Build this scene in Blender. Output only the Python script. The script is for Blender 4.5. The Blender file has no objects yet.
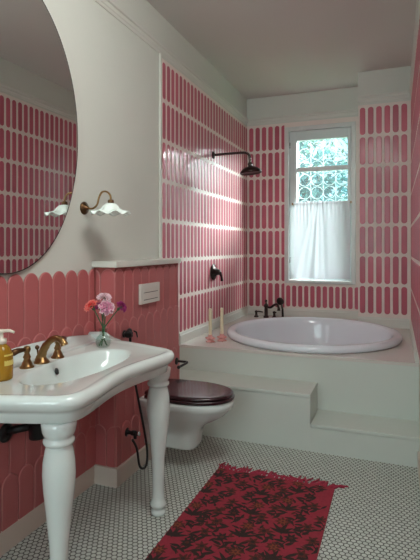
import bpy, bmesh, math, random
from mathutils import Vector, Matrix
random.seed(7)
PI = math.pi
scene = bpy.context.scene
col = scene.collection

# ------------------------------------------------------------------ materials
def new_mat(name):
    m = bpy.data.materials.new(name); m.use_nodes = True
    nt = m.node_tree; nt.nodes.clear()
    out = nt.nodes.new('ShaderNodeOutputMaterial')
    return m, nt, out

def P(name, color, rough=.5, metal=0., var=.0, scale=8., bump=0., bscale=40., coat=0.,
      trans=0., ior=1.45, island=0., sss=0., spec=.5, emit=None, estr=0., alpha=1.):
    m, nt, out = new_mat(name)
    b = nt.nodes.new('ShaderNodeBsdfPrincipled')
    nt.links.new(b.outputs[0], out.inputs[0])
    b.inputs['Base Color'].default_value = (*color, 1)
    b.inputs['Roughness'].default_value = rough
    b.inputs['Metallic'].default_value = metal
    b.inputs['Coat Weight'].default_value = coat
    b.inputs['Coat Roughness'].default_value = .08
    b.inputs['Transmission Weight'].default_value = trans
    b.inputs['IOR'].default_value = ior
    b.inputs['Specular IOR Level'].default_value = spec
    b.inputs['Alpha'].default_value = alpha
    if emit:
        b.inputs['Emission Color'].default_value = (*emit, 1); b.inputs['Emission Strength'].default_value = estr
    tc = nt.nodes.new('ShaderNodeTexCoord')
    src = None
    if var:
        n = nt.nodes.new('ShaderNodeTexNoise'); n.inputs['Scale'].default_value = scale
        n.inputs['Detail'].default_value = 5
        nt.links.new(tc.outputs['Object'], n.inputs['Vector'])
        r = nt.nodes.new('ShaderNodeMapRange')
        r.inputs[3].default_value = 1 - var; r.inputs[4].default_value = 1 + var
        nt.links.new(n.outputs['Fac'], r.inputs[0]); src = r.outputs[0]
    if island:
        g = nt.nodes.new('ShaderNodeNewGeometry')
        r = nt.nodes.new('ShaderNodeMapRange')
        r.inputs[3].default_value = 1 - island; r.inputs[4].default_value = 1 + island
        nt.links.new(g.outputs['Random Per Island'], r.inputs[0])
        if src:
            mm = nt.nodes.new('ShaderNodeMath'); mm.operation = 'MULTIPLY'
            nt.links.new(src, mm.inputs[0]); nt.links.new(r.outputs[0], mm.inputs[1]); src = mm.outputs[0]
        else: src = r.outputs[0]
    if src:
        v = nt.nodes.new('ShaderNodeVectorMath'); v.operation = 'SCALE'
        v.inputs[0].default_value = color
        nt.links.new(src, v.inputs['Scale']); nt.links.new(v.outputs[0], b.inputs['Base Color'])
    if bump:
        n = nt.nodes.new('ShaderNodeTexNoise'); n.inputs['Scale'].default_value = bscale
        n.inputs['Detail'].default_value = 3
        nt.links.new(tc.outputs['Object'], n.inputs['Vector'])
        bp = nt.nodes.new('ShaderNodeBump'); bp.inputs['Strength'].default_value = bump
        bp.inputs['Distance'].default_value = .004
        nt.links.new(n.outputs['Fac'], bp.inputs['Height']); nt.links.new(bp.outputs[0], b.inputs['Normal'])
    return m

M = dict(
    plaster=P('plaster', (.60, .60, .545), .75, var=.03, scale=3, bump=.08, bscale=60),
    ceiling=P('ceiling_paint', (.60, .56, .525), .8, var=.02, scale=2),
    trim=P('painted_trim', (.63, .62, .565), .5, var=.03, scale=6),
    base=P('baseboard_paint', (.60, .51, .44), .4, var=.06, scale=6),
    grout=P('pale_pink_grout', (.74, .64, .585), .5, var=.06, scale=12, bump=.15, bscale=90),
    glaze=P('pink_glaze', (.46, .09, .13), .33, var=.14, scale=9, island=.12, bump=.25, bscale=22, coat=.12),
    scallop=P('coral_glaze', (.44, .12, .12), .32, var=.06, scale=10, island=.07, bump=.10, bscale=30),
    scallop_edge_lit=P('coral_glaze_edge_lit', (.50, .175, .17), .32),  # thin glaze at the rim, plus light caught on bevels put into the colour
    scallop_back=P('coral_grout', (.33, .085, .075), .6, var=.05),
    mosaic=P('mosaic_white', (.55, .575, .525), .38, island=.07, var=.06, scale=2),
    fgrout=P('mosaic_grout', (.10, .095, .085), .85, var=.2, scale=9),
    cement=P('deck_cement', (.58, .61, .56), .42, var=.04, scale=3, bump=.03, bscale=25),
    cement_top_reflect=P('deck_top_pink_reflection', (.64, .59, .55), .22, var=.04, scale=3, coat=.3),  # pink reflected onto the deck top is put into its base colour
    ceramic=P('white_ceramic', (.68, .745, .72), .10, coat=.5),
    acrylic=P('white_acrylic', (.74, .77, .82), .16, coat=.3),
    brass=P('antique_brass', (.27, .155, .065), .28, metal=1, var=.25, scale=30),
    brass_dark=P('aged_brass', (.13, .07, .035), .33, metal=1, var=.3, scale=40),
    bronze=P('oiled_bronze', (.05, .036, .032), .32, metal=.85, var=.2, scale=30),
    black=P('matt_black_metal', (.014, .013, .013), .35, metal=.3),
    rubber=P('black_rubber', (.012, .012, .012), .5),
    wood=P('dark_wood', (.032, .011, .014), .26, var=.3, scale=14, coat=.3),
    white_paint=P('window_paint', (.66, .69, .68), .4, var=.03),
    sash_paint=P('sash_paint', (.62, .66, .65), .4, var=.03),
    marble=P('pale_marble', (.62, .62, .60), .3, var=.15, scale=9),
    mirror=P('mirror_glass', (.80, .82, .81), .005, metal=1),
    mirror_rim=P('mirror_rim', (.05, .045, .04), .4, metal=.6),
    opal=P('opal_glass', (.88, .95, .90), .16, trans=.0, coat=.4),
    plate=P('flush_white', (.66, .62, .57), .35),
    slot=P('flush_shadow_gap', (.10, .09, .085), .5),
    candle=P('cream_wax', (.70, .60, .42), .45),
    pinkglass=P('pink_ceramic', (.66, .30, .28), .25, coat=.3),
    soap=P('amber_liquid', (.46, .23, .02), .12, trans=.4, ior=1.33),
    pump=P('pump_plastic', (.70, .62, .52), .35),
    label=P('yellow_label', (.62, .50, .12), .5),
    stem=P('flower_stem', (.045, .11, .045), .5),
    coral=P('coral_petal', (.85, .09, .08), .6, island=.2),
    coral_edge=P('coral_petal_edge', (.88, .26, .22), .6),
    pinkw=P('pale_pink_petal', (.86, .66, .71), .6, island=.15),
    pinkc=P('pink_petal', (.74, .30, .46), .6, island=.2),
    magenta=P('magenta_petal', (.32, .025, .15), .6, island=.2),
    rug=P('rug_red', (.31, .026, .046), .95, var=.25, scale=60, bump=.5, bscale=400),
    rug_dark=P('rug_dark_leaf', (.034, .017, .014), .95, var=.3, scale=80, bump=.5, bscale=400),
    rug_brown=P('rug_brown', (.10, .022, .016), .95, var=.3, scale=80),
    rug_orange=P('rug_orange', (.22, .05, .022), .95, var=.3, scale=80),
    fringe=P('rug_fringe', (.36, .034, .066), .9, var=.2, scale=60),
    bark=P('bark', (.08, .06, .045), .9, var=.3),
    leaf=P('teal_leaf', (.06, .17, .18), .5, island=.6),
    leaf2=P('green_leaf', (.12, .24, .20), .5, island=.6),
    lawn=P('lawn', (.10, .2, .09), .9, var=.3),
    overflow_dark=P('overflow_hole', (.02, .02, .02), .6),  # near-black disc, no opening cut; the hole's inner shade is put into its colour
    chrome=P('chrome', (.6, .6, .6), .15, metal=1),
    white_metal=P('white_iron', (.75, .80, .80), .4),
)

def thin_glass(name, tint, gloss, rough=.02):
    m, nt, out = new_mat(name)
    t = nt.nodes.new('ShaderNodeBsdfTransparent'); t.inputs[0].default_value = (*tint, 1)
    g = nt.nodes.new('ShaderNodeBsdfGlossy'); g.inputs['Roughness'].default_value = rough
    mx = nt.nodes.new('ShaderNodeMixShader'); mx.inputs[0].default_value = gloss
    nt.links.new(t.outputs[0], mx.inputs[1]); nt.links.new(g.outputs[0], mx.inputs[2])
    nt.links.new(mx.outputs[0], out.inputs[0])
    return m
M['pane'] = thin_glass('window_glass', (.90, .96, .97), .06)
def haze(m, k):
    nt = m.node_tree; out = [n for n in nt.nodes if n.type == 'OUTPUT_MATERIAL'][0]
    prev = out.inputs[0].links[0].from_socket
    t = nt.nodes.new('ShaderNodeBsdfTranslucent'); t.inputs[0].default_value = (.8, .9, .92, 1)
    mx = nt.nodes.new('ShaderNodeMixShader'); mx.inputs[0].default_value = k
    nt.links.new(prev, mx.inputs[1]); nt.links.new(t.outputs[0], mx.inputs[2]); nt.links.new(mx.outputs[0], out.inputs[0])
haze(M['pane'], .012)
M['vase'] = thin_glass('vase_glass', (.88, .92, .90), .03)

def cloth_mat():
    m, nt, out = new_mat('sheer_cotton')
    d = nt.nodes.new('ShaderNodeBsdfDiffuse'); d.inputs[0].default_value = (.66, .66, .69, 1)
    t = nt.nodes.new('ShaderNodeBsdfTranslucent'); t.inputs[0].default_value = (.78, .80, .84, 1)
    mx = nt.nodes.new('ShaderNodeMixShader'); mx.inputs[0].default_value = .11
    nt.links.new(d.outputs[0], mx.inputs[1]); nt.links.new(t.outputs[0], mx.inputs[2])
    nt.links.new(mx.outputs[0], out.inputs[0])
    return m
M['cloth'] = cloth_mat()

# ------------------------------------------------------------------ helpers
class MB:
    def __init__(s): s.bm = bmesh.new(); s.mi = 0
    def face(s, vs, smooth=False):
        try: f = s.bm.faces.new(vs)
        except ValueError: return None
        f.material_index = s.mi; f.smooth = smooth
        return f
    def poly(s, pts): return s.face([s.bm.verts.new(p) for p in pts])
    def box(s, x0, x1, y0, y1, z0, z1, bev=0., seg=2):
        g = bmesh.ops.create_cube(s.bm, size=1)
        vs = g['verts']
        for v in vs:
            v.co = Vector((x0 + (v.co.x + .5) * (x1 - x0), y0 + (v.co.y + .5) * (y1 - y0), z0 + (v.co.z + .5) * (z1 - z0)))
        fs = {f for v in vs for f in v.link_faces}
        for f in fs: f.material_index = s.mi
        if bev:
            es = list({e for v in vs for e in v.link_edges})
            r = bmesh.ops.bevel(s.bm, geom=es, offset=bev, segments=seg, profile=.5, affect='EDGES')
            for f in r['faces']: f.material_index = s.mi; f.smooth = True
    def rings(s, rings, cap0=True, cap1=True, smooth=True, closed=True):
        vr = [[s.bm.verts.new(p) for p in r] for r in rings]
        n = len(vr[0])
        for a, b in zip(vr, vr[1:]):
            for i in range(n if closed else n - 1):
                j = (i + 1) % n
                s.face([a[i], a[j], b[j], b[i]], smooth)
        if cap0: s.face(list(reversed(vr[0])))
        if cap1: s.face(vr[-1])
        return vr
    def lathe(s, prof, c=(0, 0, 0), n=28, axis=None, smooth=True, sx=1., sy=1., cap=True):
        """prof: (radius, height) pairs along axis"""
        R = Vector((0, 0, 1)).rotation_difference(Vector(axis)).to_matrix() if axis else Matrix.Identity(3)
        c = Vector(c); rs = []
        for r, h in prof:
            r = max(r, 1e-4)
            rs.append([c + R @ Vector((r * sx * math.cos(2 * PI * i / n), r * sy * math.sin(2 * PI * i / n), h)) for i in range(n)])
        s.rings(rs, cap, cap, smooth)
    def tube(s, pts, rad, n=10, cap=True):
        pts = [Vector(p) for p in pts]
        if not hasattr(rad, '__len__'): rad = [rad] * len(pts)
        t = (pts[1] - pts[0]).normalized()
        up = Vector((0, 0, 1)) if abs(t.z) < .9 else Vector((1, 0, 0))
        u = t.cross(up).normalized(); rs = []
        for i, p in enumerate(pts):
            a = pts[max(i - 1, 0)]; b = pts[min(i + 1, len(pts) - 1)]
            t2 = (b - a).normalized()
            u = (u - t2 * u.dot(t2)).normalized(); w = t2.cross(u)
            rs.append([p + (u * math.cos(2 * PI * k / n) + w * math.sin(2 * PI * k / n)) * rad[i] for k in range(n)])
        s.rings(rs, cap, cap)
    def sphere(s, c, r, seg=16, sz=1.):
        s.lathe([(r * math.sin(PI * i / 10), -r * sz * math.cos(PI * i / 10)) for i in range(11)], c, seg)
    def build(s, name, mats, parent=None):
        bmesh.ops.recalc_face_normals(s.bm, faces=s.bm.faces[:])
        me = bpy.data.meshes.new(name); s.bm.to_mesh(me); s.bm.free()
        if not isinstance(mats, (list, tuple)): mats = [mats]
        for m in mats: me.materials.append(m)
        o = bpy.data.objects.new(name, me); col.objects.link(o)
        if parent:
            o.parent = parent; o.matrix_parent_inverse = Matrix.Translation(-parent.location) if parent.type == 'EMPTY' else Matrix.Identity(4)
        return o

def spline(pts, n=8, closed=False):
    pts = [Vector(p) for p in pts]; out = []; N = len(pts)
    rng = range(N) if closed else range(N - 1)
    for i in rng:
        g = lambda k: pts[k % N] if closed else pts[min(max(k, 0), N - 1)]
        p0, p1, p2, p3 = g(i - 1), g(i), g(i + 1), g(i + 2)
        for k in range(n):
            t = k / n
            out.append(.5 * ((2 * p1) + (p2 - p0) * t + (2 * p0 - 5 * p1 + 4 * p2 - p3) * t * t + (3 * p1 - p0 - 3 * p2 + p3) * t ** 3))
    if not closed: out.append(pts[-1])
    return out

def thing(name, loc, label, cat, group=None):
    o = bpy.data.objects.new(name, None); col.objects.link(o)
    o.location = loc; o.empty_display_size = .05
    return tag(o, label, cat, group)
def tag(o, label, cat, group=None):
    o['label'] = label; o['category'] = cat
    if group: o['group'] = group
    return o
def struct(o): o['kind'] = 'structure'; return o

# ------------------------------------------------------------------ room dimensions
W, YB, YF, ZC = 1.74, 5.317, -1.0, 3.02
YT = 3.137           # where the capsule tile starts on the left wall
YD, YS = 3.448, 3.143  # deck front, step front
ZD = .56
BX0, BX1, BZ = .15, 2.305, 1.21  # cistern ledge: depth, near end, height
PX, PY = 1.257, 4.885  # pier
T = .18

# left wall
m = MB(); m.box(-T, 0, YF - T, YB + T, 0, ZC); wl = struct(m.build('wall_left', M['plaster']))
# right wall
m = MB(); m.box(W, W + T, YF - T, YB + T, 0, ZC); wr = struct(m.build('wall_right', M['plaster']))
# back wall with window hole
wx0, wx1, wz0, wz1 = .47, 1.18, .955, 2.62
m = MB()
m.box(0, wx0, YB, YB + T, 0, ZC); m.box(wx1, W, YB, YB + T, 0, ZC)
m.box(wx0, wx1, YB, YB + T, 0, wz0); m.box(wx0, wx1, YB, YB + T, wz1, ZC)
wb = struct(m.build('wall_back', M['plaster']))
m = MB(); m.box(PX, W, PY, YB, 0, ZC); wp = struct(m.build('wall_pier', M['plaster']))
# front wall (behind the camera) with its own window
fx0, fx1, fz0, fz1 = .25, 1.5, .85, 2.5
m = MB()
m.box(0, fx0, YF - T, YF, 0, ZC); m.box(fx1, W, YF - T, YF, 0, ZC)
m.box(fx0, fx1, YF - T, YF, 0, fz0); m.box(fx0, fx1, YF - T, YF, fz1, ZC)
struct(m.build('wall_front', M['plaster']))
m = MB(); m.box(-T, W + T, YF - T, YB + T, ZC, ZC + .15); struct(m.build('ceiling', M['ceiling']))
m = MB(); m.box(-T, W + T, YF - T, YB + T, -.15, 0); fl = struct(m.build('floor', M['fgrout']))

# mosaic of small hexagon tiles
m = MB(); pit = .0255; R = pit * .5 / math.cos(PI / 6) * .82; rowp = pit * math.sqrt(3) / 2
j = 0; y = -.9
while y < YS:
    x = .006 + (pit / 2 if j % 2 else 0)
    while x < W:
        m.poly([(x + R * math.cos(PI / 6 + k * PI / 3), y + R * math.sin(PI / 6 + k * PI / 3), .0012) for k in range(6)])
        x += pit
    y += rowp; j += 1
m.build('mosaic', M['mosaic'], fl)

# ------------------------------------------------------------------ capsule tiles
CP, RP, ZT = .0748, .2935, 2.705
def capsule(mb, o, u, v, nrm, w, h, clip=None):
    r = w * .47; ns = 5; out = []
    for cx, cz, a0 in ((w / 2 - r, h / 2 - r, 0), (-w / 2 + r, h / 2 - r, PI / 2), (-w / 2 + r, -h / 2 + r, PI), (w / 2 - r, -h / 2 + r, 1.5 * PI)):
        for k in range(ns + 1):
            a = a0 + PI / 2 * k / ns
            out.append((cx + r * math.cos(a), cz + r * math.sin(a)))
    def ring(ins, d):
        rr = []
        for a, b in out:
            a2 = a * (1 - ins / (w / 2)); b2 = b * (1 - ins / (h / 2))
            if clip: a2 = min(max(a2, clip[0]), clip[1])
            rr.append(o + u * a2 + v * b2 + nrm * d)
        return rr
    mb.rings([ring(0, 0), ring(.001, .0014), ring(.004, .0026)], cap0=False, cap1=True, smooth=False)

def tile_field(name, wall, org, u, nrm, length, rows, skip=None, w=.051):
    mb = MB(); u, nrm = Vector(u), Vector(nrm); v = Vector((0, 0, 1))
    n = int(math.ceil(length / CP))
    for i in range(n):
        for r in range(rows):
            a = CP * (i + .5); z = ZT - .012 - RP * (r + .5)
            if skip and skip(a, z, r): continue
            clip = None
            if a + w / 2 > length - .004:
                lim = length - .004 - a
                if lim < -w / 2 + .008: continue
                clip = (-w, lim)
            capsule(mb, Vector(org) + u * a + Vector((0, 0, z)), u, v, nrm, w, RP - .024, clip)
    return mb.build(name, M['glaze'], wall)
G = .008  # grout bed thickness
# left
m = MB(); m.box(0, G, YT, YB, ZD + .06, ZT); m.box(0, G, YT, YD, .37, ZD + .06); m.build('grout_bed', M['grout'], wl)
tile_field('tile_field', wl, (G, YT + .012, 0), (0, 1, 0), (1, 0, 0), YB - YT - .02, 7)
# right
m = MB(); m.box(W - G, W, -.6, PY, ZD + .06, ZT); m.box(W - G, W, -.6, YS, .1, ZD + .06); m.build('grout_bed', M['grout'], wr)
tile_field('tile_field', wr, (W - G, PY, 0), (0, -1, 0), (-1, 0, 0), PY + .55, 7)
# back
m = MB()
m.box(G, wx0, YB - G, YB, ZD + .06, ZT); m.box(wx1, PX, YB - G, YB, ZD + .06, ZT); m.box(wx0, wx1, YB - G, YB, ZD + .06, wz0 - .03)
m.box(wx0, wx1, YB - G, YB, wz1 + .03, ZT)
m.build('grout_bed', M['grout'], wb)
cx0, cx1, cz0, cz1 = .445, 1.203, .928, 2.652   # window casing outline
mb = MB(); U = Vector((1, 0, 0)); V = Vector((0, 0, 1)); N = Vector((0, -1, 0))
for i in range(17):
    a = G + .012 + CP * (i + .5)
    for r in range(7):
        z = ZT - .012 - RP * (r + .5)
        if a - .0255 < cx1 and a + .0255 > cx0 and z + .14 > cz0 - .01:
            if a < .43 or (a - .0255 < cx0 and a < .47 and cx0 - a > -.012):
                capsule(mb, Vector((a, YB - G, z)), U, V, N, .051, RP - .024, (-1, cx0 - .005 - a))
            continue
        if cx0 - .02 < a < PX + .02 and r == 6: continue
        if a > PX - .02: continue
        capsule(mb, Vector((a, YB - G, z)), U, V, N, .051, RP - .024)
    # one row of short tiles under the window
for i in range(12):
    a = cx0 + .005 + .0665 * (i + .5)
    if a < PX - .02: capsule(mb, Vector((a, YB - G, .782)), U, V, N, .047, .235)
mb.build('tile_field', M['glaze'], wb)
# pier
m = MB(); m.box(PX, W - G, PY - G, PY, ZD + .06, ZT - .01); m.build('grout_bed', M['grout'], wp)
ZT0, RP0 = ZT, RP; ZT = ZT - .01; RP = .287
tile_field('tile_field', wp, (PX + .004, PY - G, 0), (1, 0, 0), (0, -1, 0), W - G - PX - .006, 7)
ZT, RP = ZT0, RP0

# picture rail round the room, profiled
def rail(name, x0, y0, x1, y1, nx, ny):
    mb = MB()
    prof = [(0, 2.725), (.006, 2.727), (.010, 2.742), (.016, 2.748), (.016, 2.756), (.010, 2.760), (.013, 2.772), (.024, 2.776), (.026, 2.786), (.0, 2.790)]
    rs = []
    for (x, y) in ((x0, y0), (x1, y1)):
        rs.append([Vector((x + nx * d, y + ny * d, z)) for d, z in prof])
    mb.rings(rs, smooth=False)
    return struct(mb.build(name, M['trim']))
rail('trim_1', 0, YF, 0, YB, 1, 0)
rail('trim_2', .026, YB, PX, YB, 0, -1)
rail('trim_3', PX, PY, W - .026, PY, 0, -1)
rail('trim_4', W, YF, W, PY, -1, 0)
# white edge of the tiled field
m = MB(); m.box(0, .016, YT - .02, YT, 1.246, ZT + .02, .002); struct(m.build('trim_5', M['trim']))
# moulding round the deck
def skirt(name, x0, y0, x1, y1, nx, ny, z0, h, th, mat, far=0):
    mb = MB()
    prof = [(0, z0), (th, z0), (th, z0 + h * .72), (th * .75, z0 + h * .8), (th * .6, z0 + h * .95), (0, z0 + h)]
    rs = [[Vector((x + nx * d, y + ny * d, z)) for d, z in prof] for x, y in ((x0, y0), (x1, y1))]
    mb.rings(rs, smooth=False)
    return struct(mb.build(name, mat))
skirt('trim_6', 0, YD, 0, YB, 1, 0, ZD, .09, .022, M['trim'])
skirt('trim_7', .022, YB, PX, YB, 0, -1, ZD, .09, .022, M['trim'])
skirt('trim_8', PX, PY, W - .022, PY, 0, -1, ZD, .105, .012, M['trim'])
skirt('trim_9', W, YD, W, PY, -1, 0, ZD, .09, .022, M['trim'])

# ------------------------------------------------------------------ cistern ledge wall and scallop tiles
m = MB(); m.box(0, BX0 - .012, BX1 + .012, YS - .002, 0, BZ); ledge = struct(m.build('wall_cistern', M['scallop_back']))
m = MB(); m.box(0, BX0 + .015, BX1 - .015, YS + .004, BZ, BZ + .034, .004); struct(m.build('trim_10', M['trim']))

def scallop(mb, o, u, n, w, top, bot, d, lo=-9, hi=9):
    r = w / 2 * .97; pts = []
    for k in range(13):
        a = PI * k / 12
        pts.append((r * math.cos(a), top - r * 1.05 + r * 1.05 * math.sin(a)))
    pts = pts + [(-r, bot), (r, bot)]
    pts = [(min(max(a, lo), hi), z) for a, z in pts]
    if pts[0][0] - pts[12][0] < .012: return
    def ring(ins, dd):
        out = []
        for a, z in pts:
            out.append(o + u * (a * (1 - ins / r)) + n * dd + Vector((0, 0, z - (ins if z > bot else 0))))
        return out
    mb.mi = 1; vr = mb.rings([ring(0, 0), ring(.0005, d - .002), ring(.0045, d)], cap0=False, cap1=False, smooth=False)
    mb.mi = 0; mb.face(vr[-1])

def scallop_field(name, wall, o, u, n, length, z0, start=0.):
    mb = MB(); o, u, n = Vector(o), Vector(u), Vector(n); pw = .1
    tops = [1.203, .912, .621, .330]
    for r, t in enumerate(tops):
        off = start + (pw / 2 if r % 2 else 0)
        i = -2
        while True:
            c = off + pw * i; i += 1
            if c > length + pw / 2: break
            if c < -pw / 2: continue
            scallop(mb, o + u * c, u, n, pw, t, max(t - .36, z0), .007 + .005 * r, -c, length - c)
    return mb.build(name, [M['scallop'], M['scallop_edge_lit']], wall)
m = MB(); m.box(0, .004, -.6, BX1 + .011, .09, 1.15); m.build('grout_bed', M['scallop_back'], wl)
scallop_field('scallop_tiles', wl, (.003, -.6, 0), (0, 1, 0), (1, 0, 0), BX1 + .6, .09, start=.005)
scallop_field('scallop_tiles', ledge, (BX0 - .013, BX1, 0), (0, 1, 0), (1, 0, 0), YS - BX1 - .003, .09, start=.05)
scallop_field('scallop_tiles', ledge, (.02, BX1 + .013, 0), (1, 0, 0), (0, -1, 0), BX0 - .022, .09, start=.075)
# baseboards
def board(name, segs):
    mb = MB()
    for b in segs: mb.box(*b, .004)
    return struct(mb.build(name, M['base']))
board('baseboard_left', [(0, .026, -.95, BX1, 0, .105), (.02, BX0 + .022, BX1 - .022, BX1 + .013, 0, .105), (BX0 - .012, BX0 + .022, BX1, YS - .002, 0, .105)])
board('baseboard_right', [(W - .02, W, -.95, YS - .002, 0, .105)])

# ------------------------------------------------------------------ tub deck and steps
TC = (.92, 4.205); TRX, TRY = .73, .748
m = MB()
m.box(0, W, YD, YD + .04, .0, ZD - .02)
# slab with elliptical hole
NA = 72
def rect_pt(a):
    dx, dy = math.cos(a), math.sin(a)
    x0, x1, y0, y1 = 0, W, YD - .006, YB
    ks = []
    if dx > 1e-9: ks.append((x1 - TC[0]) / dx)
    if dx < -1e-9: ks.append((x0 - TC[0]) / dx)
    if dy > 1e-9: ks.append((y1 - TC[1]) / dy)
    if dy < -1e-9: ks.append((y0 - TC[1]) / dy)
    k = min(ks); return TC[0] + dx * k, TC[1] + dy * k
angs = [2 * PI * i / NA for i in range(NA)]
for cxx, cyy in ((0, YD - .006), (W, YD - .006), (0, YB), (W, YB)):
    angs.append(math.atan2(cyy - TC[1], cxx - TC[0]) % (2 * PI))
angs = sorted(angs)
hr = .93
inn = [(TC[0] + TRX * hr * math.cos(a), TC[1] + TRY * hr * math.sin(a)) for a in angs]
outr = [rect_pt(a) for a in angs]
m.mi = 1
m.rings([[Vector((x, y, ZD - .022)) for x, y in inn], [Vector((x, y, ZD)) for x, y in inn],
         [Vector((x, y, ZD)) for x, y in outr], [Vector((x, y, ZD - .022)) for x, y in outr],
         [Vector((x, y, ZD - .022)) for x, y in inn]], cap0=False, cap1=False, smooth=False)
struct(m.build('tub_deck', [M['cement'], M['cement_top_reflect']]))
m = MB(); m.box(0, 1.081, YS + .006, YD - .001, 0, .348); m.box(0, 1.084, YS, YD - .001, .348, .37, .003)
struct(m.build('tub_step_upper', M['cement']))
m = MB(); m.box(1.0815, W, YS + .006, YD - .001, 0, .16); m.box(1.0845, W, YS, YD - .001, .16, .181, .003)
struct(m.build('tub_step_lower', M['cement']))

# ------------------------------------------------------------------ bathtub
tub = thing('bathtub', (TC[0], TC[1], ZD), 'round white drop-in bathtub sunk into the raised tiled platform', 'bathtub')
m = MB()
prof = [(.90, ZD - .02), (.955, ZD - .001), (.985, ZD + .004), (.998, ZD + .014), (1.0, ZD + .030), (.995, ZD + .044), (.98, ZD + .054), (.955, ZD + .059), (.93, ZD + .058),
        (.905, ZD + .050), (.888, ZD + .032), (.875, ZD - .01), (.85, ZD - .10), (.80, ZD - .25), (.72, ZD - .36), (.62, ZD - .41), (.40, ZD - .425), (.05, ZD - .43)]
rs = [[Vector((TC[0] + TRX * r * math.cos(2 * PI * i / 96), TC[1] + TRY * r * math.sin(2 * PI * i / 96), z)) for i in range(96)] for r, z in prof]
m.rings(rs, cap0=False)
m.build('tub_shell', M['acrylic'], tub)
m = MB(); m.lathe([(.034, 0), (.034, .004), (.02, .007)], (TC[0], TC[1], ZD - .4295)); m.build('drain', M['chrome'], tub)

# deck-mounted tub filler
fil = thing('tub_filler', (.285, 5.1, ZD), 'dark bronze curved tub spout on the deck corner between two small lever handles', 'faucet')
m = MB()
m.lathe([(.030, 0), (.030, .012), (.02, .02), (.019, .11), (.025, .115), (.026, .135), (.018, .145), (.011, .15), (.008, .165), (.015, .175), (.014, .188), (.004, .195)], (.285, 5.1, ZD), 18)
m.tube(spline([(.285, 5.095, ZD + .12), (.34, 5.07, ZD + .115), (.385, 5.05, ZD + .145), (.42, 5.035, ZD + .155), (.44, 5.025, ZD + .12), (.442, 5.022, ZD + .09)], 6), [.013] * 25 + [.014, .015, .016, .017, .018, .018], 12)
m.build('spout', M['bronze'], fil)
def lever(x, name, label, dirx):
    t = thing(name, (x, 5.1, ZD), label, 'tap handle')
    m = MB(); m.lathe([(.026, 0), (.026, .01), (.015, .02), (.013, .05), (.018, .055), (.017, .068), (.005, .074)], (x, 5.1, ZD), 18); m.build('valve_body', M['bronze'], t)
    m = MB(); m.tube([(x, 5.1, ZD + .06), (x + dirx * .03, 5.1, ZD + .064), (x + dirx * .075, 5.095, ZD + .058)], [.008, .009, .006], 10); m.build('lever', M['bronze'], t)
lever(.175, 'tub_tap', 'small dark bronze tub lever tap left of the tub spout', 1)
lever(.375, 'tub_tap', 'small dark bronze tub tap between the tub spout and the hand shower', .3)
hs = thing('hand_shower', (.47, 5.09, ZD), 'dark bronze hand shower standing upright on the tub deck', 'hand shower')
m = MB(); m.lathe([(.024, 0), (.024, .012), (.013, .02), (.012, .05)], (.47, 5.09, ZD), 16); m.build('cradle', M['bronze'], hs)
m = MB(); m.tube([(.47, 5.09, ZD + .045), (.468, 5.09, ZD + .10), (.46, 5.085, ZD + .15)], [.013, .011, .012], 12); m.build('handle', M['bronze'], hs)
m = MB(); m.lathe([(.012, .024), (.032, .02), (.042, .006), (.042, -.006), (.036, -.012), (.001, -.012)], (.445, 5.08, ZD + .185), 20, axis=(.25, .9, .2)); m.build('spray_head', M['bronze'], hs)

# ------------------------------------------------------------------ candles on the deck
for i, (x, y) in enumerate([(.203, 3.625), (.276, 3.70)]):
    which = 'nearer the platform edge' if i == 0 else 'nearer the round tub'
    h = thing('candle_holder', (x, y, ZD), 'pink scalloped candle holder on the tub platform, the one ' + which, 'candle holder', 'pink candle holders on the tub platform')
    m = MB(); n = 30; rs = []
    for r, z in [(.030, 0), (.036, .006), (.022, .012), (.018, .018), (.034, .026), (.036, .034), (.02, .042), (.016, .052), (.019, .058), (.0145, .0585), (.0145, .036)]:
        rs.append([Vector((x + (r * (1 + (.22 * math.cos(6 * a) if r > .025 else 0))) * math.cos(a), y + (r * (1 + (.22 * math.cos(6 * a) if r > .025 else 0))) * math.sin(a), ZD + z)) for a in [2 * PI * k / n for k in range(n)]])
    m.rings(rs); m.build('holder_body', M['pinkglass'], h)
    cth = thing('taper_candle', (x, y, ZD + .037), 'tall cream taper candle in the pink holder ' + which, 'candle', 'taper candles on the tub platform')
    m = MB(); m.lathe([(.0135, 0), (.0135, .03), (.0125, .225), (.0115, .231), (.004, .234)], (x, y, ZD + .0365), 16); m.build('wax', M['candle'], cth)
    m = MB(); m.tube([(x, y, ZD + .268), (x + .001, y, ZD + .278)], .0012, 6); m.build('wick', M['black'], cth)

# ------------------------------------------------------------------ shower
sy = 4.198
sh = thing('wall_shower', (G, sy, 2.181), 'dark bronze rain shower head on a straight wall arm over the tub', 'shower')
m = MB(); m.lathe([(.034, 0), (.034, .006), (.024, .012), (.016, .016)], (G + .004, sy, 2.181), 24, axis=(1, 0, 0)); m.build('wall_flange', M['bronze'], sh)
m = MB(); m.tube(spline([(G + .012, sy, 2.181), (.12, sy, 2.183), (.25, sy, 2.184), (.325, sy, 2.180), (.358, sy, 2.158), (.368, sy, 2.12), (.370, sy, 2.085)], 6), .0115, 12); m.build('arm', M['bronze'], sh)
m = MB(); m.lathe([(.014, .09), (.02, .085), (.024, .07), (.018, .06), (.024, .052), (.05, .045), (.078, .028), (.096, .008), (.098, -.004), (.094, -.010), (.088, -.006), (.001, -.006)], (.376, sy, 2.0), 36, axis=(-.10, .0, 1)); m.build('rose', M['bronze'], sh)
sv = thing('shower_valve', (G, sy, 1.092), 'dark bronze round shower mixer valve with lever on the pink tiled wall', 'shower valve')
m = MB(); m.lathe([(.075, 0), (.075, .006), (.066, .012), (.045, .016), (.04, .03), (.028, .034), (.026, .06), (.018, .066)], (G + .005, sy, 1.092), 32, axis=(1, 0, 0)); m.build('valve_plate', M['bronze'], sv)
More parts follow.
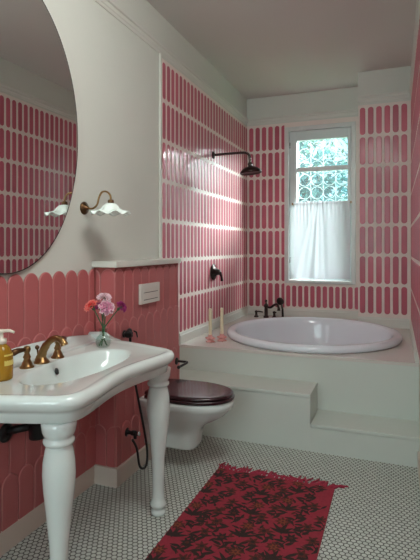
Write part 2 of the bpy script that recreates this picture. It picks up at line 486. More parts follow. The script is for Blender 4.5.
m = MB(); m.tube([(.07, sy, 1.092), (.082, sy, 1.085), (.09, sy + .01, 1.05), (.094, sy + .015, 1.01)], [.016, .015, .010, .013], 12); m.build('lever', M['bronze'], sv)

# ------------------------------------------------------------------ window over the tub
win = struct(bpy.data.objects.new('window_1', None)); col.objects.link(win); win.location = (.824, YB, .93)
m = MB(); f = .045
for b in ((cx0, cx0 + f, YB - .022, YB + .08, cz0, cz1), (cx1 - f, cx1, YB - .022, YB + .08, cz0, cz1),
          (cx0 + f, cx1 - f, YB - .022, YB + .08, cz1 - f, cz1), (cx0 + f, cx1 - f, YB - .030, YB + .08, cz0, cz0 + .03)):
    m.box(*b, .004)
m.build('window_frame', M['marble'], win)
gx0, gx1, gz0, gz1 = .575, 1.118, 1.02, 2.50
m = MB()
ix0, ix1, iz0, iz1 = cx0 + f + .004, cx1 - f - .004, cz0 + .034, cz1 - f - .004
ya, yb = YB + .012, YB + .065
m.box(ix0, gx0, ya, yb, iz0, iz1, .004); m.box(gx1, ix1, ya, yb, iz0, iz1, .004)
m.box(gx0, gx1, ya, yb, iz0, gz0, .004); m.box(gx0, gx1, ya, yb, gz1, iz1, .004)
# raised inner lip of the sash
m.box(gx0 - .03, gx0 - .018, ya - .006, ya, gz0 - .03, gz1 + .03, .002); m.box(gx1 + .018, gx1 + .03, ya - .006, ya, gz0 - .03, gz1 + .03, .002)
m.box(gx0 - .018, gx1 + .018, ya - .006, ya, gz1 + .018, gz1 + .03, .002)
sash = m.build('sash', M['sash_paint'], win)
m = MB(); m.box(gx0, gx1, ya + .012, yb - .012, 2.155, 2.205, .003); m.build('muntin', M['white_paint'], win)
m = MB(); m.box(gx0, gx1, YB + .044, YB + .048, gz0, gz1); m.build('pane', M['pane'], win)
# hinges
for z in (2.42, 1.15):
    m = MB(); m.lathe([(.006, 0), (.007, .004), (.007, .06), (.006, .064)], (ix0 + .006, ya - .004, z), 10); m.build('hinge', M['chrome'], win)
# ornamental iron grille outside
gr = thing('window_grille', (.847, YB + .13, 1.0), 'white wrought iron grille of linked circles outside the tub window', 'window grille')
mb = MB(); pr = .145
yg = YB + .125
def circ(cx, cz, r, rad=.003):
    mb.tube([(cx + r * math.cos(a), yg, cz + r * math.sin(a)) for a in [2 * PI * k / 24 for k in range(25)]], rad, 6, cap=False)
for i in range(4):
    for k in range(10):
        cx, cz = gx0 + .068 + i * (gx1 - gx0) / 4, 1.06 + k * pr
        if cz < 2.52: circ(cx, cz, .066)
for i in range(5):
    x = gx0 + i * (gx1 - gx0) / 4
    mb.tube([(x, yg, .98), (x, yg, 2.55)], .002, 6)
mb.build('rings', M['white_metal'], gr)
for z in (.98, 2.55):
    mb = MB(); mb.tube([(wx0, yg, z), (wx1, yg, z)], .008, 8); mb.build('grille_bar', M['white_metal'], gr)

# cafe curtain
rod = thing('curtain_rod', (.847, YB - .012, 1.80), 'thin white cafe curtain rod across the middle of the window', 'curtain rod')
m = MB(); m.tube([(.535, YB - .018, 1.80), (1.155, YB - .018, 1.80)], .006, 10); m.build('bar', M['white_paint'], rod)
for x in (.535, 1.155):
    m = MB(); m.box(x - .008, x + .008, YB - .026, ya, 1.788, 1.812, .002); m.build('bracket', M['brass'], rod)
m = MB(); nx, nz = 150, 30; rows = []
for k in range(nz + 1):
    t = k / nz; r = []
    for i in range(nx + 1):
        s = i / nx
        warp = .06 * math.sin(s * PI) * (math.sin(s * 7)) * t
        x = .548 + (1.148 - .548) * (s + warp * .5)
        x = min(max(x, .545), 1.15)
        z = 1.818 - t * .835 + .006 * math.sin(9 * s) * t
        c0 = .34 + .10 * (1 - t); u = (s - c0) / (.30 + .7 * t)
        fold = (.007 * math.sin(2 * PI * 15 * s + 2 * math.sin(5 * s)) * max(0, 1 - 2.2 * t) + .020 * math.sin(2 * PI * 2.6 * u + .6) * (.25 + .75 * t) * math.exp(-(u / .55) ** 2)
                + .010 * math.sin(2 * PI * 6.1 * u + 1.0) * math.exp(-(u / .3) ** 2) + .007 * math.sin(2 * PI * 3.3 * s + 1.2))
        r.append(m.bm.verts.new((x, YB - .030 + fold * .55, z)))
    rows.append(r)
for a, b in zip(rows, rows[1:]):
    for i in range(nx): m.face([a[i], a[i + 1], b[i + 1], b[i]], True)
cur = m.build('cafe_curtain', M['cloth']); tag(cur, 'sheer white gathered cafe curtain covering the lower half of the window', 'curtain')

# ------------------------------------------------------------------ mirror
mir = thing('wall_mirror', (0, 1.64, 1.21), 'large oval frameless mirror with thin dark rim on the left wall', 'mirror')
my, mz, ma, mbz = 1.640, 1.893, .500, .688
def ell(x, k=0., n=96): return [Vector((x, my + (ma - k) * math.cos(2 * PI * i / n), mz + (mbz - k) * math.sin(2 * PI * i / n))) for i in range(n)]
m = MB(); m.rings([ell(.0), ell(.018, 0), ell(.0225, .0015), ell(.0225, .004), ell(.020, .005)], cap0=True, cap1=False, smooth=False); m.build('rim', M['mirror_rim'], mir)
m = MB(); m.rings([ell(.019, .006), ell(.0215, .006)], smooth=False); m.build('mirror_glass', M['mirror'], mir)

# ------------------------------------------------------------------ sconce
sy0 = 2.222
sc = thing('wall_sconce', (0, sy0, 1.539), 'brass swan-neck wall sconce with ruffled white glass shade beside the mirror', 'wall lamp')
m = MB(); m.lathe([(.040, 0), (.040, .006), (.032, .012), (.014, .018), (.010, .03), (.001, .032)], (0, sy0, 1.539), 28, axis=(1, 0, 0), sx=.9, sy=.9); m.build('backplate', M['brass_dark'], sc)
m = MB(); m.tube(spline([(.02, sy0, 1.539), (.055, sy0, 1.535), (.085, sy0, 1.555), (.098, sy0, 1.595), (.118, sy0, 1.622), (.148, sy0, 1.622), (.168, sy0, 1.602), (.172, sy0, 1.575)], 7), .0055, 10); m.build('arm', M['brass'], sc)
m = MB(); m.lathe([(.008, .0), (.015, -.002), (.017, -.012), (.016, -.026), (.001, -.026)], (.172, sy0, 1.580), 20); m.build('shade_holder', M['brass_dark'], sc)
m = MB(); n = 80; rs = []
pr_ = [(.020, .0, 0), (.032, -.004, .0), (.045, -.018, .1), (.056, -.034, .25), (.075, -.044, .5), (.094, -.049, .8), (.107, -.053, 1.)]
def shade_ring(r, h, k, off):
    return [Vector((.172 + (r + .004 * k * math.cos(8 * a)) * math.cos(a), sy0 + (r + .004 * k * math.cos(8 * a)) * math.sin(a), 1.560 + h + off + .0085 * k * math.cos(8 * a))) for a in [2 * PI * i / n for i in range(n)]]
for p in pr_: rs.append(shade_ring(*p, 0))
for p in reversed(pr_): rs.append(shade_ring(p[0] - .001, p[1], p[2], -.003))
m.rings(rs, cap0=False, cap1=False); m.build('lamp_shade', M['opal'], sc)
m = MB(); m.sphere((.172, sy0, 1.535), .016); m.build('bulb', M['opal'], sc)

# ------------------------------------------------------------------ console sink
SY, SZ = 1.738, .80
half = [(.016, .540), (.12, .540), (.25, .525), (.38, .490), (.47, .459), (.540, .434), (.585, .400), (.608, .350), (.608, .280), (.597, .205), (.584, .13), (.576, .06), (.573, 0)]
full = [(x, v) for x, v in half] + [(x, -v) for x, v in reversed(half[:-1])]
ol = spline([(x, SY + v, 0) for x, v in full], 6)        # open at the wall
NB = len(ol)
nrm2 = []
for i in range(NB):
    a = ol[max(i - 1, 0)]; b = ol[min(i + 1, NB - 1)]
    t = (b - a).normalized(); nn = Vector((-t.y, t.x, 0))
    nrm2.append(-nn if nn.dot(Vector((.3, SY, 0)) - ol[i]) < 0 else nn)
def oring(ins, z):
    return [Vector((max(p.x + q.x * ins, .016) if 0 < i < NB - 1 else .016, p.y + q.y * ins, z)) for i, (p, q) in enumerate(zip(ol, nrm2))]
sink = thing('console_sink', (.016, SY, 0), 'white ceramic console washbasin on two turned legs in front of the scalloped tiles', 'sink')
m = MB()
bowlc = (.325, 1.750)
rings_out = [oring(.10, SZ - .079), oring(.045, SZ - .079), oring(.036, SZ - .074), oring(.031, SZ - .045), oring(.027, SZ - .036), oring(.016, SZ - .030), oring(.009, SZ - .022),
             oring(.002, SZ - .012), oring(.0, SZ), oring(.003, SZ + .010), oring(.011, SZ + .019), oring(.024, SZ + .023), oring(.038, SZ + .022), oring(.050, SZ + .018), oring(.062, SZ + .016)]
# close the outline at the wall with straight back edge points
def close(r, k=14):
    a, b = r[-1], r[0]
    return r + [a.lerp(b, (i + 1) / (k + 1)) for i in range(k)]
NB2 = NB + 14
def bring2(ax, ay, z, p, base, dx=0):
    out = []
    for q in base:
        d = q - Vector((bowlc[0], bowlc[1], q.z)); th = math.atan2(d.y, d.x); cc, ss = math.cos(th), math.sin(th)
        k = (abs(cc / ax) ** p + abs(ss / ay) ** p) ** (-1 / p)
        out.append(Vector((bowlc[0] + dx + cc * k, bowlc[1] + ss * k, z)))
    return out
rc = [close(r) for r in rings_out]
base = rc[-1]
rc += [bring2(.150, .335, SZ + .016, 2.3, base), bring2(.140, .322, SZ + .013, 2.3, base), bring2(.134, .315, SZ + .004, 2.3, base), bring2(.124, .295, SZ - .03, 2.3, base),
       bring2(.105, .255, SZ - .075, 2.2, base), bring2(.075, .18, SZ - .115, 2.1, base), bring2(.03, .06, SZ - .128, 2, base)]
m.rings(rc, cap0=False, cap1=True)
# under side of the bowl
m.rings([bring2(.145, .33, SZ - .0, 2.3, base), bring2(.14, .31, SZ - .05, 2.3, base), bring2(.12, .27, SZ - .09, 2.2, base), bring2(.08, .19, SZ - .128, 2.1, base), bring2(.03, .06, SZ - .142, 2, base)], cap0=False)
# arched splash along the wall with ogee ends
rs = []; ns = 40
for i in range(ns + 1):
    v = -.538 + 1.076 * i / ns; a = abs(v) / .538
    zt = SZ + .078 - .034 * min(a / .9, 1) ** 2
    if a > .955: zt -= .012 * ((a - .955) / .045) ** 2
    zd = SZ + .017
    rs.append([Vector((x, SY + v, z)) for x, z in ((.016, zd - .004), (.016, zt - .004), (.020, zt), (.030, zt + .001), (.038, zt - .005), (.046, zd + (zt - zd) * .55), (.062, zd + (zt - zd) * .22), (.086, zd + .006), (.12, zd - .004))])
m.rings(rs)
# returns at both ends: wedge-shaped cheek sloping forward
for sgn in (1, -1):
    cheek = []
    for v in (.540, .534, .512, .500):
        lo = .0 if v > .505 else .01
        cheek.append([Vector((x, SY + sgn * v, z)) for x, z in ((.016, SZ + .01), (.016, SZ + .056 - lo), (.090, SZ + .058 - lo), (.110, SZ + .054 - lo), (.135, SZ + .040 - lo * .6), (.16, SZ + .028 - lo * .4), (.19, SZ + .022 - lo * .3), (.215, SZ + .01))])
    m.rings(cheek)
m.build('basin', M['ceramic'], sink)
m = MB(); m.lathe([(.022, 0), (.022, .003), (.012, .004)], (.325, 1.745, SZ - .1275), 18); m.build('basin_drain', M['brass_dark'], sink)
m = MB(); m.lathe([(.011, 0), (.011, .003), (.001, .003)], (.207, 1.735, SZ - .022), 18, axis=(.95, 0, .25), sx=1.35); m.build('overflow', M['overflow_dark'], sink)
legp = [(.020, 0), (.034, .002), (.038, .012), (.036, .022), (.029, .028), (.031, .034), (.040, .046), (.041, .058), (.033, .070), (.030, .085), (.029, .12), (.030, .21), (.034, .29), (.044, .39),
        (.054, .48), (.0575, .535), (.055, .58), (.048, .62), (.045, .633), (.046, .637), (.053, .641), (.055, .649), (.053, .656), (.048, .660), (.048, .666), (.054, .672), (.058, .684), (.060, .698), (.062, SZ - .077)]
for ly in (2.142, 1.386):
    m = MB(); m.lathe(legp, (.498, ly, 0), 36); m.build('leg', M['ceramic'], sink)

# black drain trap under the basin
dt = thing('drain_trap', (.016, 1.66, .50), 'black drain trap pipework on the coral tiled wall under the white basin', 'drain pipe')
m = MB(); m.tube(spline([(.325, 1.745, SZ - .142), (.325, 1.745, .645), (.30, 1.742, .625), (.24, 1.735, .615), (.16, 1.715, .600), (.135, 1.70, .57)], 5), .016, 14); m.build('tailpiece', M['black'], dt)
m = MB(); m.lathe([(.020, -.055), (.033, -.05), (.036, .015), (.040, .02), (.040, .042), (.02, .05)], (.135, 1.695, .540), 22); m.build('trap_cup', M['black'], dt)
m = MB(); m.tube([(.12, 1.685, .545), (.07, 1.655, .535), (.03, 1.635, .525)], .017, 14); m.lathe([(.042, 0), (.040, .010), (.022, .016)], (.018, 1.63, .520), 22, axis=(1, 0, 0)); m.build('waste_arm', M['black'], dt)
av = thing('stop_valve', (.018, 1.77, .50), 'small black stop valve with bright knob on the wall right of the drain trap', 'stop valve')
m = MB(); m.lathe([(.026, 0), (.024, .006), (.011, .01), (.011, .06), (.016, .065), (.016, .095), (.006, .10)], (.018, 1.775, .505), 18, axis=(1, 0, 0)); m.tube([(.10, 1.775, .505), (.108, 1.765, .475)], [.012, .010], 10); m.build('valve_body', M['black'], av)
m = MB(); m.lathe([(.010, 0), (.013, .006), (.010, .016)], (.118, 1.775, .505), 14, axis=(1, 0, 0)); m.build('knob', M['chrome'], av)
m = MB(); m.tube(spline([(.085, 1.775, .515), (.09, 1.782, .56), (.10, 1.79, .62), (.11, 1.79, .66), (.13, 1.79, .685)], 5), .006, 8); m.build('supply_hose', M['rubber'], av)

# brass basin mixer set
fz = SZ + .0155
fc = thing('basin_faucet', (.145, 1.712, fz), 'antique brass widespread basin faucet with arched spout and two lever handles', 'faucet')
m = MB(); m.lathe([(.034, 0), (.034, .006), (.028, .012), (.022, .022), (.018, .03)], (.145, 1.712, fz), 24)
m.tube(spline([(.140, 1.712, fz + .010), (.150, 1.712, fz + .045), (.175, 1.712, fz + .085), (.205, 1.712, fz + .108), (.235, 1.712, fz + .113), (.258, 1.712, fz + .102), (.268, 1.712, fz + .085)], 6),
       [.026] * 2 + [.023] * 2 + [.020] * 3 + [.0175] * 5 + [.015] * 8 + [.0135] * 8 + [.0145] * 5 + [.0165] * 4, 16)
m.build('spout', M['brass'], fc)
m = MB(); m.tube([(.128, 1.712, fz + .02), (.122, 1.712, fz + .058)], .004, 8); m.sphere((.121, 1.712, fz + .066), .010); m.build('lift_knob', M['brass_dark'], fc)
for hy, ang in ((1.622, 1), (1.82, -1)):
    hp = MB(); hp.lathe([(.030, 0), (.030, .005), (.024, .011), (.019, .024), (.014, .034), (.014, .040), (.017, .044), (.014, .05), (.010, .062), (.013, .068), (.016, .078), (.013, .088), (.004, .092)], (.145, hy, fz), 24)
    h = hp.build('handle_base', M['brass'], fc)
    hp = MB(); d = Vector((-.18, -.98, 0)) if ang == 1 else Vector((-.25, .96, 0))
    c = Vector((.145, hy, fz + .078))
    hp.tube([c, c + d * .02, c + d * .045 + Vector((0, 0, .001)), c + d * .07 + Vector((0, 0, -.004)), c + d * .078 + Vector((0, 0, -.006))], [.008, .009, .012, .014, .006], 12)
    hp.build('lever', M['brass_dark'], h)

# soap bottle
sb = thing('soap_bottle', (.18, 1.446, SZ + .016), 'amber pump soap bottle standing on the near left of the basin', 'soap bottle')
bz = SZ + .0165; bx, by = .185, 1.440
m = MB(); m.lathe([(.036, 0), (.041, .004), (.042, .012), (.042, .088), (.039, .104), (.030, .122), (.020, .132), (.016, .136), (.016, .142)], (bx, by, bz), 32); m.build('bottle', M['soap'], sb)
m = MB()
rs = []
for z in (bz + .058, bz + .100):
    rs.append([Vector((bx + .0430 * math.cos(a), by + .0430 * math.sin(a), z)) if z < bz + .09 else Vector((bx + .0405 * math.cos(a), by + .0405 * math.sin(a), z)) for a in [-.55 + 2.0 * i / 20 for i in range(21)]])
m.rings(rs, cap0=False, cap1=False, closed=False); m.build('bottle_label', M['label'], sb)
m = MB(); m.lathe([(.019, .138), (.019, .156), (.008, .159), (.006, .178), (.014, .180), (.014, .190), (.004, .193)], (bx, by, bz), 20); m.tube([(bx, by, bz + .186), (bx + .03, by + .012, bz + .187), (bx + .046, by + .018, bz + .180)], [.007, .006, .005], 10); m.build('pump', M['pump'], sb)

# ------------------------------------------------------------------ vase with carnations
vx, vy, vz = .215, 2.085, SZ + .0165
m = MB(); n = 40; rs = []
for r, z in [(.024, 0), (.031, .004), (.037, .020), (.038, .036), (.031, .053), (.020, .064), (.017, .072), (.019, .082), (.023, .094)]:
    rs.append([Vector((vx + r * (1 + .035 * math.cos(10 * a)) * math.cos(a), vy + r * (1 + .035 * math.cos(10 * a)) * math.sin(a), vz + z)) for a in [2 * PI * i / n for i in range(n)]])
for r, z in [(.0215, .094), (.0175, .082), (.0155, .072), (.0185, .064), (.029, .053), (.0355, .036), (.0345, .020), (.029, .008), (.01, .006)]:
    rs.append([Vector((vx + r * math.cos(a), vy + r * math.sin(a), vz + z)) for a in [2 * PI * i / n for i in range(n)]])
m.rings(rs)
vase = m.build('glass_vase', M['vase']); tag(vase, 'small clear glass bud vase holding carnations on the back of the basin', 'vase')

def carnation(pos, face, mats, label, R=.036, foot=(0, 0)):
    pos = Vector(pos); face = Vector(face).normalized()
    t = thing('carnation', (vx + foot[0], vy + foot[1], vz + .01), label, 'flower', 'carnations in the glass vase')
    nk = Vector((vx + foot[0] * .35, vy + foot[1] * .35, vz + .075))
    st = MB(); st.tube(spline([(vx - foot[0] * 1.6, vy - foot[1] * 1.6, vz + .010), nk, nk.lerp(pos - face * .03, .55) + Vector((0, 0, .006)), pos - face * .026], 6), .0032, 7); st.build('stem', M['stem'], t)
    cx = MB(); cx.lathe([(.003, -.034), (.008, -.028), (.009, -.014), (.007, -.004)], pos, 10, axis=face); cx.build('calyx', M['stem'], t)
    R *= 1.14
    pm = MB(); Rm = Vector((0, 0, 1)).rotation_difference(face).to_matrix()
    for L, (rad, tilt, cnt) in enumerate([(1., .05, 7), (.95, .35, 7), (.82, .65, 6), (.62, 1.0, 6), (.40, 1.3, 5)]):
        for k in range(cnt):
            a0 = 2 * PI * (k + .37 * L) / cnt + random.uniform(-.1, .1); wd = 2 * PI / cnt * .72
            c = Vector((0, 0, -.006 + .003 * L))
            prev = None; rows = []
            for q, rr in enumerate((.12, .55, .85, 1.)):
                row = []
                for s in range(7):
                    u = (s / 6 - .5); aa = a0 + u * wd * (.5 + .5 * rr)
                    rad2 = R * rad * rr * (1 - .12 * abs(u) * 2 + (.07 * (-1) ** s if q == 3 else 0))
                    tl = tilt + (.2 * math.sin(s * 2.4 + k) if q > 1 else 0)
                    row.append(pm.bm.verts.new(pos + Rm @ (c + Vector((rad2 * math.cos(tl) * math.cos(aa), rad2 * math.cos(tl) * math.sin(aa), rad2 * math.sin(tl) * .8)))))
                rows.append(row)
            for qi, (a, b) in enumerate(zip(rows, rows[1:])):
                pm.mi = 1 if qi == 2 else 0
                for s in range(6): pm.face([a[s], a[s + 1], b[s + 1], b[s]])
    pm.build('petals', mats, t)
carnation((.163, 2.050, 1.030), (-.35, -.45, .65), [M['coral'], M['coral_edge']], 'coral red carnation on the left side of the vase', .036, (.012, .004))
carnation((.203, 2.112, 1.068), (.1, -.1, 1), [M['pinkw'], M['pinkw']], 'pale pink and white carnation standing topmost in the vase', .036, (-.004, -.012))
carnation((.245, 2.070, 1.022), (.65, -.65, .45), [M['pinkc'], M['pinkw']], 'white-edged pink carnation facing forward at the centre of the bunch', .039, (.006, .012))
carnation((.285, 2.150, 1.020), (.7, .1, .55), [M['magenta'], M['magenta']], 'deep magenta carnation on the right side of the vase', .030, (-.012, -.003))
carnation((.20, 2.075, 1.028), (-.1, -.4, .8), [M['magenta'], M['magenta']], 'dark purple carnation half hidden between the coral and pink blooms', .024, (.0, .010))

# ------------------------------------------------------------------ bidet sprayer and valve
bs = thing('bidet_sprayer', (BX0, 2.385, .82), 'black bidet spray head hung on the ledge wall behind the basin', 'bidet sprayer')
m = MB(); m.lathe([(.022, 0), (.020, .008), (.010, .012), (.010, .03)], (BX0 + .006, 2.385, .83), 18, axis=(1, 0, 0)); m.lathe([(.014, -.014), (.016, -.012), (.016, .012), (.014, .014)], (BX0 + .045, 2.385, .83), 16); m.build('holder', M['black'], bs)
m = MB(); m.tube(spline([(BX0 + .045, 2.385, .77), (BX0 + .045, 2.385, .83), (BX0 + .047, 2.382, .842), (BX0 + .05, 2.37, .852), (BX0 + .055, 2.345, .845)], 5), [.008] * 5 + [.010] * 5 + [.013] * 5 + [.016] * 6, 14)
m.lathe([(.014, -.01), (.022, 0), (.022, .012), (.018, .016)], (BX0 + .057, 2.343, .842), 18, axis=(.2, -.7, -.5)); m.build('spray_head', M['black'], bs)
m = MB(); m.tube([(BX0 + .06, 2.40, .848), (BX0 + .065, 2.42, .838), (BX0 + .068, 2.427, .808)], [.004, .005, .004], 8); m.build('trigger', M['black'], bs)
m = MB(); m.tube(spline([(BX0 + .045, 2.385, .772), (BX0 + .045, 2.3855, .70), (BX0 + .05, 2.44, .52), (BX0 + .06, 2.49, .33), (BX0 + .065, 2.535, .17), (BX0 + .07, 2.54, .075), (BX0 + .075, 2.505, .030), (BX0 + .07, 2.45, .060), (BX0 + .065, 2.425, .17), (BX0 + .06, 2.3852, .235)], 8), .0068, 10); m.build('hose', M['rubber'], bs)
ang = thing('angle_valve', (BX0, 2.412, .262), 'black angle valve with knob low on the ledge wall feeding the hose', 'valve')
m = MB(); m.lathe([(.026, 0), (.025, .012), (.012, .016), (.011, .04), (.015, .044), (.015, .070), (.010, .072)], (BX0 - .003, 2.412, .262), 18, axis=(1, 0, 0)); m.tube([(BX0 + .062, 2.412, .262), (BX0 + .062, 2.412, .232)], .010, 12); m.build('valve_body', M['black'], ang)
m = MB(); m.lathe([(.007, 0), (.012, .006), (.014, .018), (.008, .024)], (BX0 + .070, 2.412, .262), 14, axis=(1, 0, 0), sy=.55); m.build('knob', M['chrome'], ang)

# ------------------------------------------------------------------ toilet
TY = 2.70
toi = thing('toilet', (BX0, TY, .12), 'white wall-hung toilet with dark wooden seat in front of the ledge wall', 'toilet')
def egg(tip, hw, z, back=BX0 + .012, p=2.2, n=56, sq=0.):
    """plan outline: straight sides from the wall, rounded front"""
    out = []
    L = tip - back; mid = back + L * (.42 + sq)
    for i in range(n):
        a = -PI / 2 + PI * i / (n - 1)
        c, s = math.cos(a), math.sin(a)
        out.append(Vector((mid + (tip - mid) * abs(c) ** (2 / p), TY + hw * math.copysign(abs(s) ** (2 / p), s), z)))
    bw = hw * .86
    out += [Vector((back + L * .2, TY + hw * .97, z)), Vector((back, TY + bw, z)), Vector((back, TY - bw, z)), Vector((back + L * .2, TY - hw * .97, z))]
    return out
m = MB()
m.rings([egg(.470, .088, .118, p=3.2, sq=.25), egg(.485, .100, .124, p=3.2, sq=.25), egg(.490, .103, .14, p=3.2, sq=.25), egg(.497, .106, .20, p=3.0, sq=.22), egg(.515, .113, .245, p=2.8, sq=.15), egg(.555, .128, .275, p=2.5, sq=.05), egg(.61, .148, .302),
         egg(.655, .165, .330), egg(.682, .176, .358), egg(.690, .180, .368), egg(.697, .183, .374), egg(.702, .186, .390), egg(.702, .187, .408), egg(.696, .184, .417), egg(.66, .16, .418)])
m.build('pan', M['ceramic'], toi)
m = MB(); b0 = BX0 + .05
m.rings([egg(.692, .178, .4185, b0), egg(.704, .186, .424, b0), egg(.706, .187, .434, b0), egg(.700, .184, .441, b0), egg(.62, .14, .4415, b0)]); m.build('seat', M['wood'], toi)
m = MB()
m.rings([egg(.685, .176, .443, b0), egg(.699, .183, .447, b0), egg(.699, .183, .453, b0), egg(.690, .178, .460, b0), egg(.680, .173, .4625, b0), egg(.655, .158, .4635, b0), egg(.50, .08, .464, b0)]); m.build('lid', M['wood'], toi)
for s in (-1, 1):
    m = MB(); m.lathe([(.010, -.02), (.011, -.018), (.011, .018), (.010, .02)], (BX0 + .036, TY + s * .085, .432), 14, axis=(0, 1, 0)); m.box(BX0 + .028, BX0 + .044, TY + s * .085 - .01, TY + s * .085 + .01, .4185, .43); m.build('hinge', M['bronze'], toi)

# flush plate
fp = thing('flush_plate', (BX0 + .01, 2.697, .98), 'cream rectangular flush plate with two slot buttons on the coral tiled ledge', 'flush plate')
xp = BX0 + .011
m = MB(); m.box(BX0 - .004, xp + .003, 2.566, 2.812, .976, 1.098, .002); m.build('plate', M['plate'], fp)
for z in (1.052, 1.008):
    m = MB(); m.box(xp + .002, xp + .0045, 2.598, 2.782, z - .006, z + .018, .001); m.build('button', M['plate'], fp)
    m = MB(); m.box(xp + .0025, xp + .0045, 2.600, 2.780, z - .010, z - .0062); m.build('finger_slot', M['slot'], fp)

# toilet roll holder
th = thing('toilet_roll_holder', (BX0, 3.09, .52), 'empty black toilet roll bar on the end of the ledge wall', 'toilet roll holder')
m = MB(); m.lathe([(.026, 0), (.025, .016), (.010, .022)], (BX0 - .006, 3.09, .52), 20, axis=(1, 0, 0)); m.build('rosette', M['black'], th)
m = MB(); m.tube(spline([(BX0 + .014, 3.09, .52), (BX0 + .075, 3.09, .52), (BX0 + .088, 3.082, .52), (BX0 + .090, 3.06, .518), (BX0 + .080, 2.965, .512)], 6), .0085, 12); m.sphere((BX0 + .080, 2.962, .512), .012); m.build('bar', M['black'], th)

# ------------------------------------------------------------------ rug
rx0, rx1, ry0, ry1 = .612, 1.288, 1.25, 2.702
rug = thing('floor_rug', (.965, 2.0, 0), 'red woven rug with dark floral pattern and fringe on the mosaic floor', 'rug')
m = MB()
m.box(rx0, rx1, ry0, ry1, .0015, .009, .002)
Z = [.0094]
def leafp(x, y, a, L, wd, mi, curve=.25):
    n = 7; pts = []
    ca, sa = math.cos(a), math.sin(a)
    for side in (1, -1):
        rng = range(n + 1) if side == 1 else range(n - 1, 0, -1)
        for i in rng:
            t = i / n; w = wd * math.sin(PI * t ** .8) * side; c = curve * L * t * t
            lx, ly = L * t, w + c
            pts.append((x + lx * ca - ly * sa, y + lx * sa + ly * ca))
    add(pts, mi)
def add(pts, mi):
    pts = [(min(max(p, rx0 + .004), rx1 - .004), min(max(q, ry0), ry1 - .004)) for p, q in pts]
    m.mi = mi; m.poly([(p, q, Z[0]) for p, q in pts]); Z[0] += .0000008
def stemp(pts, w, mi):
    pts = spline([(a, b, 0) for a, b in pts], 6)
    L, R_ = [], []
    for i, p in enumerate(pts):
        t = (pts[min(i + 1, len(pts) - 1)] - pts[max(i - 1, 0)]).normalized()
        L.append((p.x - t.y * w, p.y + t.x * w)); R_.append((p.x + t.y * w, p.y - t.x * w))
    for i in range(len(pts) - 1): add([L[i], L[i + 1], R_[i + 1], R_[i]], mi)
rr = random.Random(3)
def flower(x, y, r, mi, mc, n=6):
    a0 = rr.random() * 6
    for k in range(n): leafp(x, y, a0 + 2 * PI * k / n, r, r * .21, mi, .1)
    add([(x + r * .28 * math.cos(2 * PI * k / 8), y + r * .28 * math.sin(2 * PI * k / 8)) for k in range(8)], mc)
gx, gy = 6, 14
for j in range(gy):
    for i in range(gx):
        x = rx0 + (i + .35 + (.5 if j % 2 else 0)) * (rx1 - rx0) / gx; y = ry1 - (j + .5) * (ry1 - ry0) / gy
        x += rr.uniform(-.015, .015); y += rr.uniform(-.015, .015)
        if x > rx1 - .012: continue
        s = -1 if (i + j) % 2 else 1
        kind = (i + 2 * j) % 4
        for q in range(5):   # small filling leaves under the sprays
            leafp(x + rr.uniform(-.055, .055), y + rr.uniform(-.055, .055), rr.random() * 6.3, rr.uniform(.03, .05), .007, 2 if q < 2 else 1, .2)
        stemp([(x, y - .06), (x + s * .015, y - .03), (x, y), (x - s * .02, y + .035)], .003, 1)
        if kind == 0:        # fan of long leaves
            for q in range(5):
                leafp(x, y - .055, PI / 2 + (q - 2) * .48, rr.uniform(.075, .10) - abs(q - 2) * .008, .0095, 1, .18 * (1 if q > 2 else -1))
            flower(x - s * .012, y + .04, .040, 2, 3, 8); flower(x - s * .012, y + .04, .024, 3, 2, 6)
        elif kind == 2:
            flower(x - s * .012, y + .03, .036, 1, 2, 7)
            for q in range(4): leafp(x + s * .004, y - .05 + .02 * q, PI / 2 + s * (.7 + .3 * q) * (1 if q % 2 else -1), rr.uniform(.05, .07), .0095, 1, .2)
        else:
            flower(x - s * .01, y + .035, .036, 2, 1, 6)
            for q in range(5): leafp(x + s * .006, y - .055 + .02 * q, PI / 2 + s * (.6 + .35 * q) * (1 if q % 2 else -1), rr.uniform(.045, .065), .0095, 1, .25)
m.build('pile', [M['rug'], M['rug_dark'], M['rug_brown'], M['rug_orange']], rug)
m = MB()
for i in range(72):
    x = rx0 + .004 + i * (rx1 - rx0 - .008) / 71; a = rr.uniform(-.9, 1.2); L = rr.uniform(.045, .085)
    m.tube([(x, ry1 - .006, .0065), (x + L * .4 * math.sin(a), ry1 + L * .35, .006 + rr.uniform(0, .008)), (x + L * math.sin(a) + rr.uniform(-.012, .012), ry1 + L * max(.35, math.cos(a)), .0052)], [.0045, .0055, .0042], 6)
m.build('fringe', M['fringe'], rug)

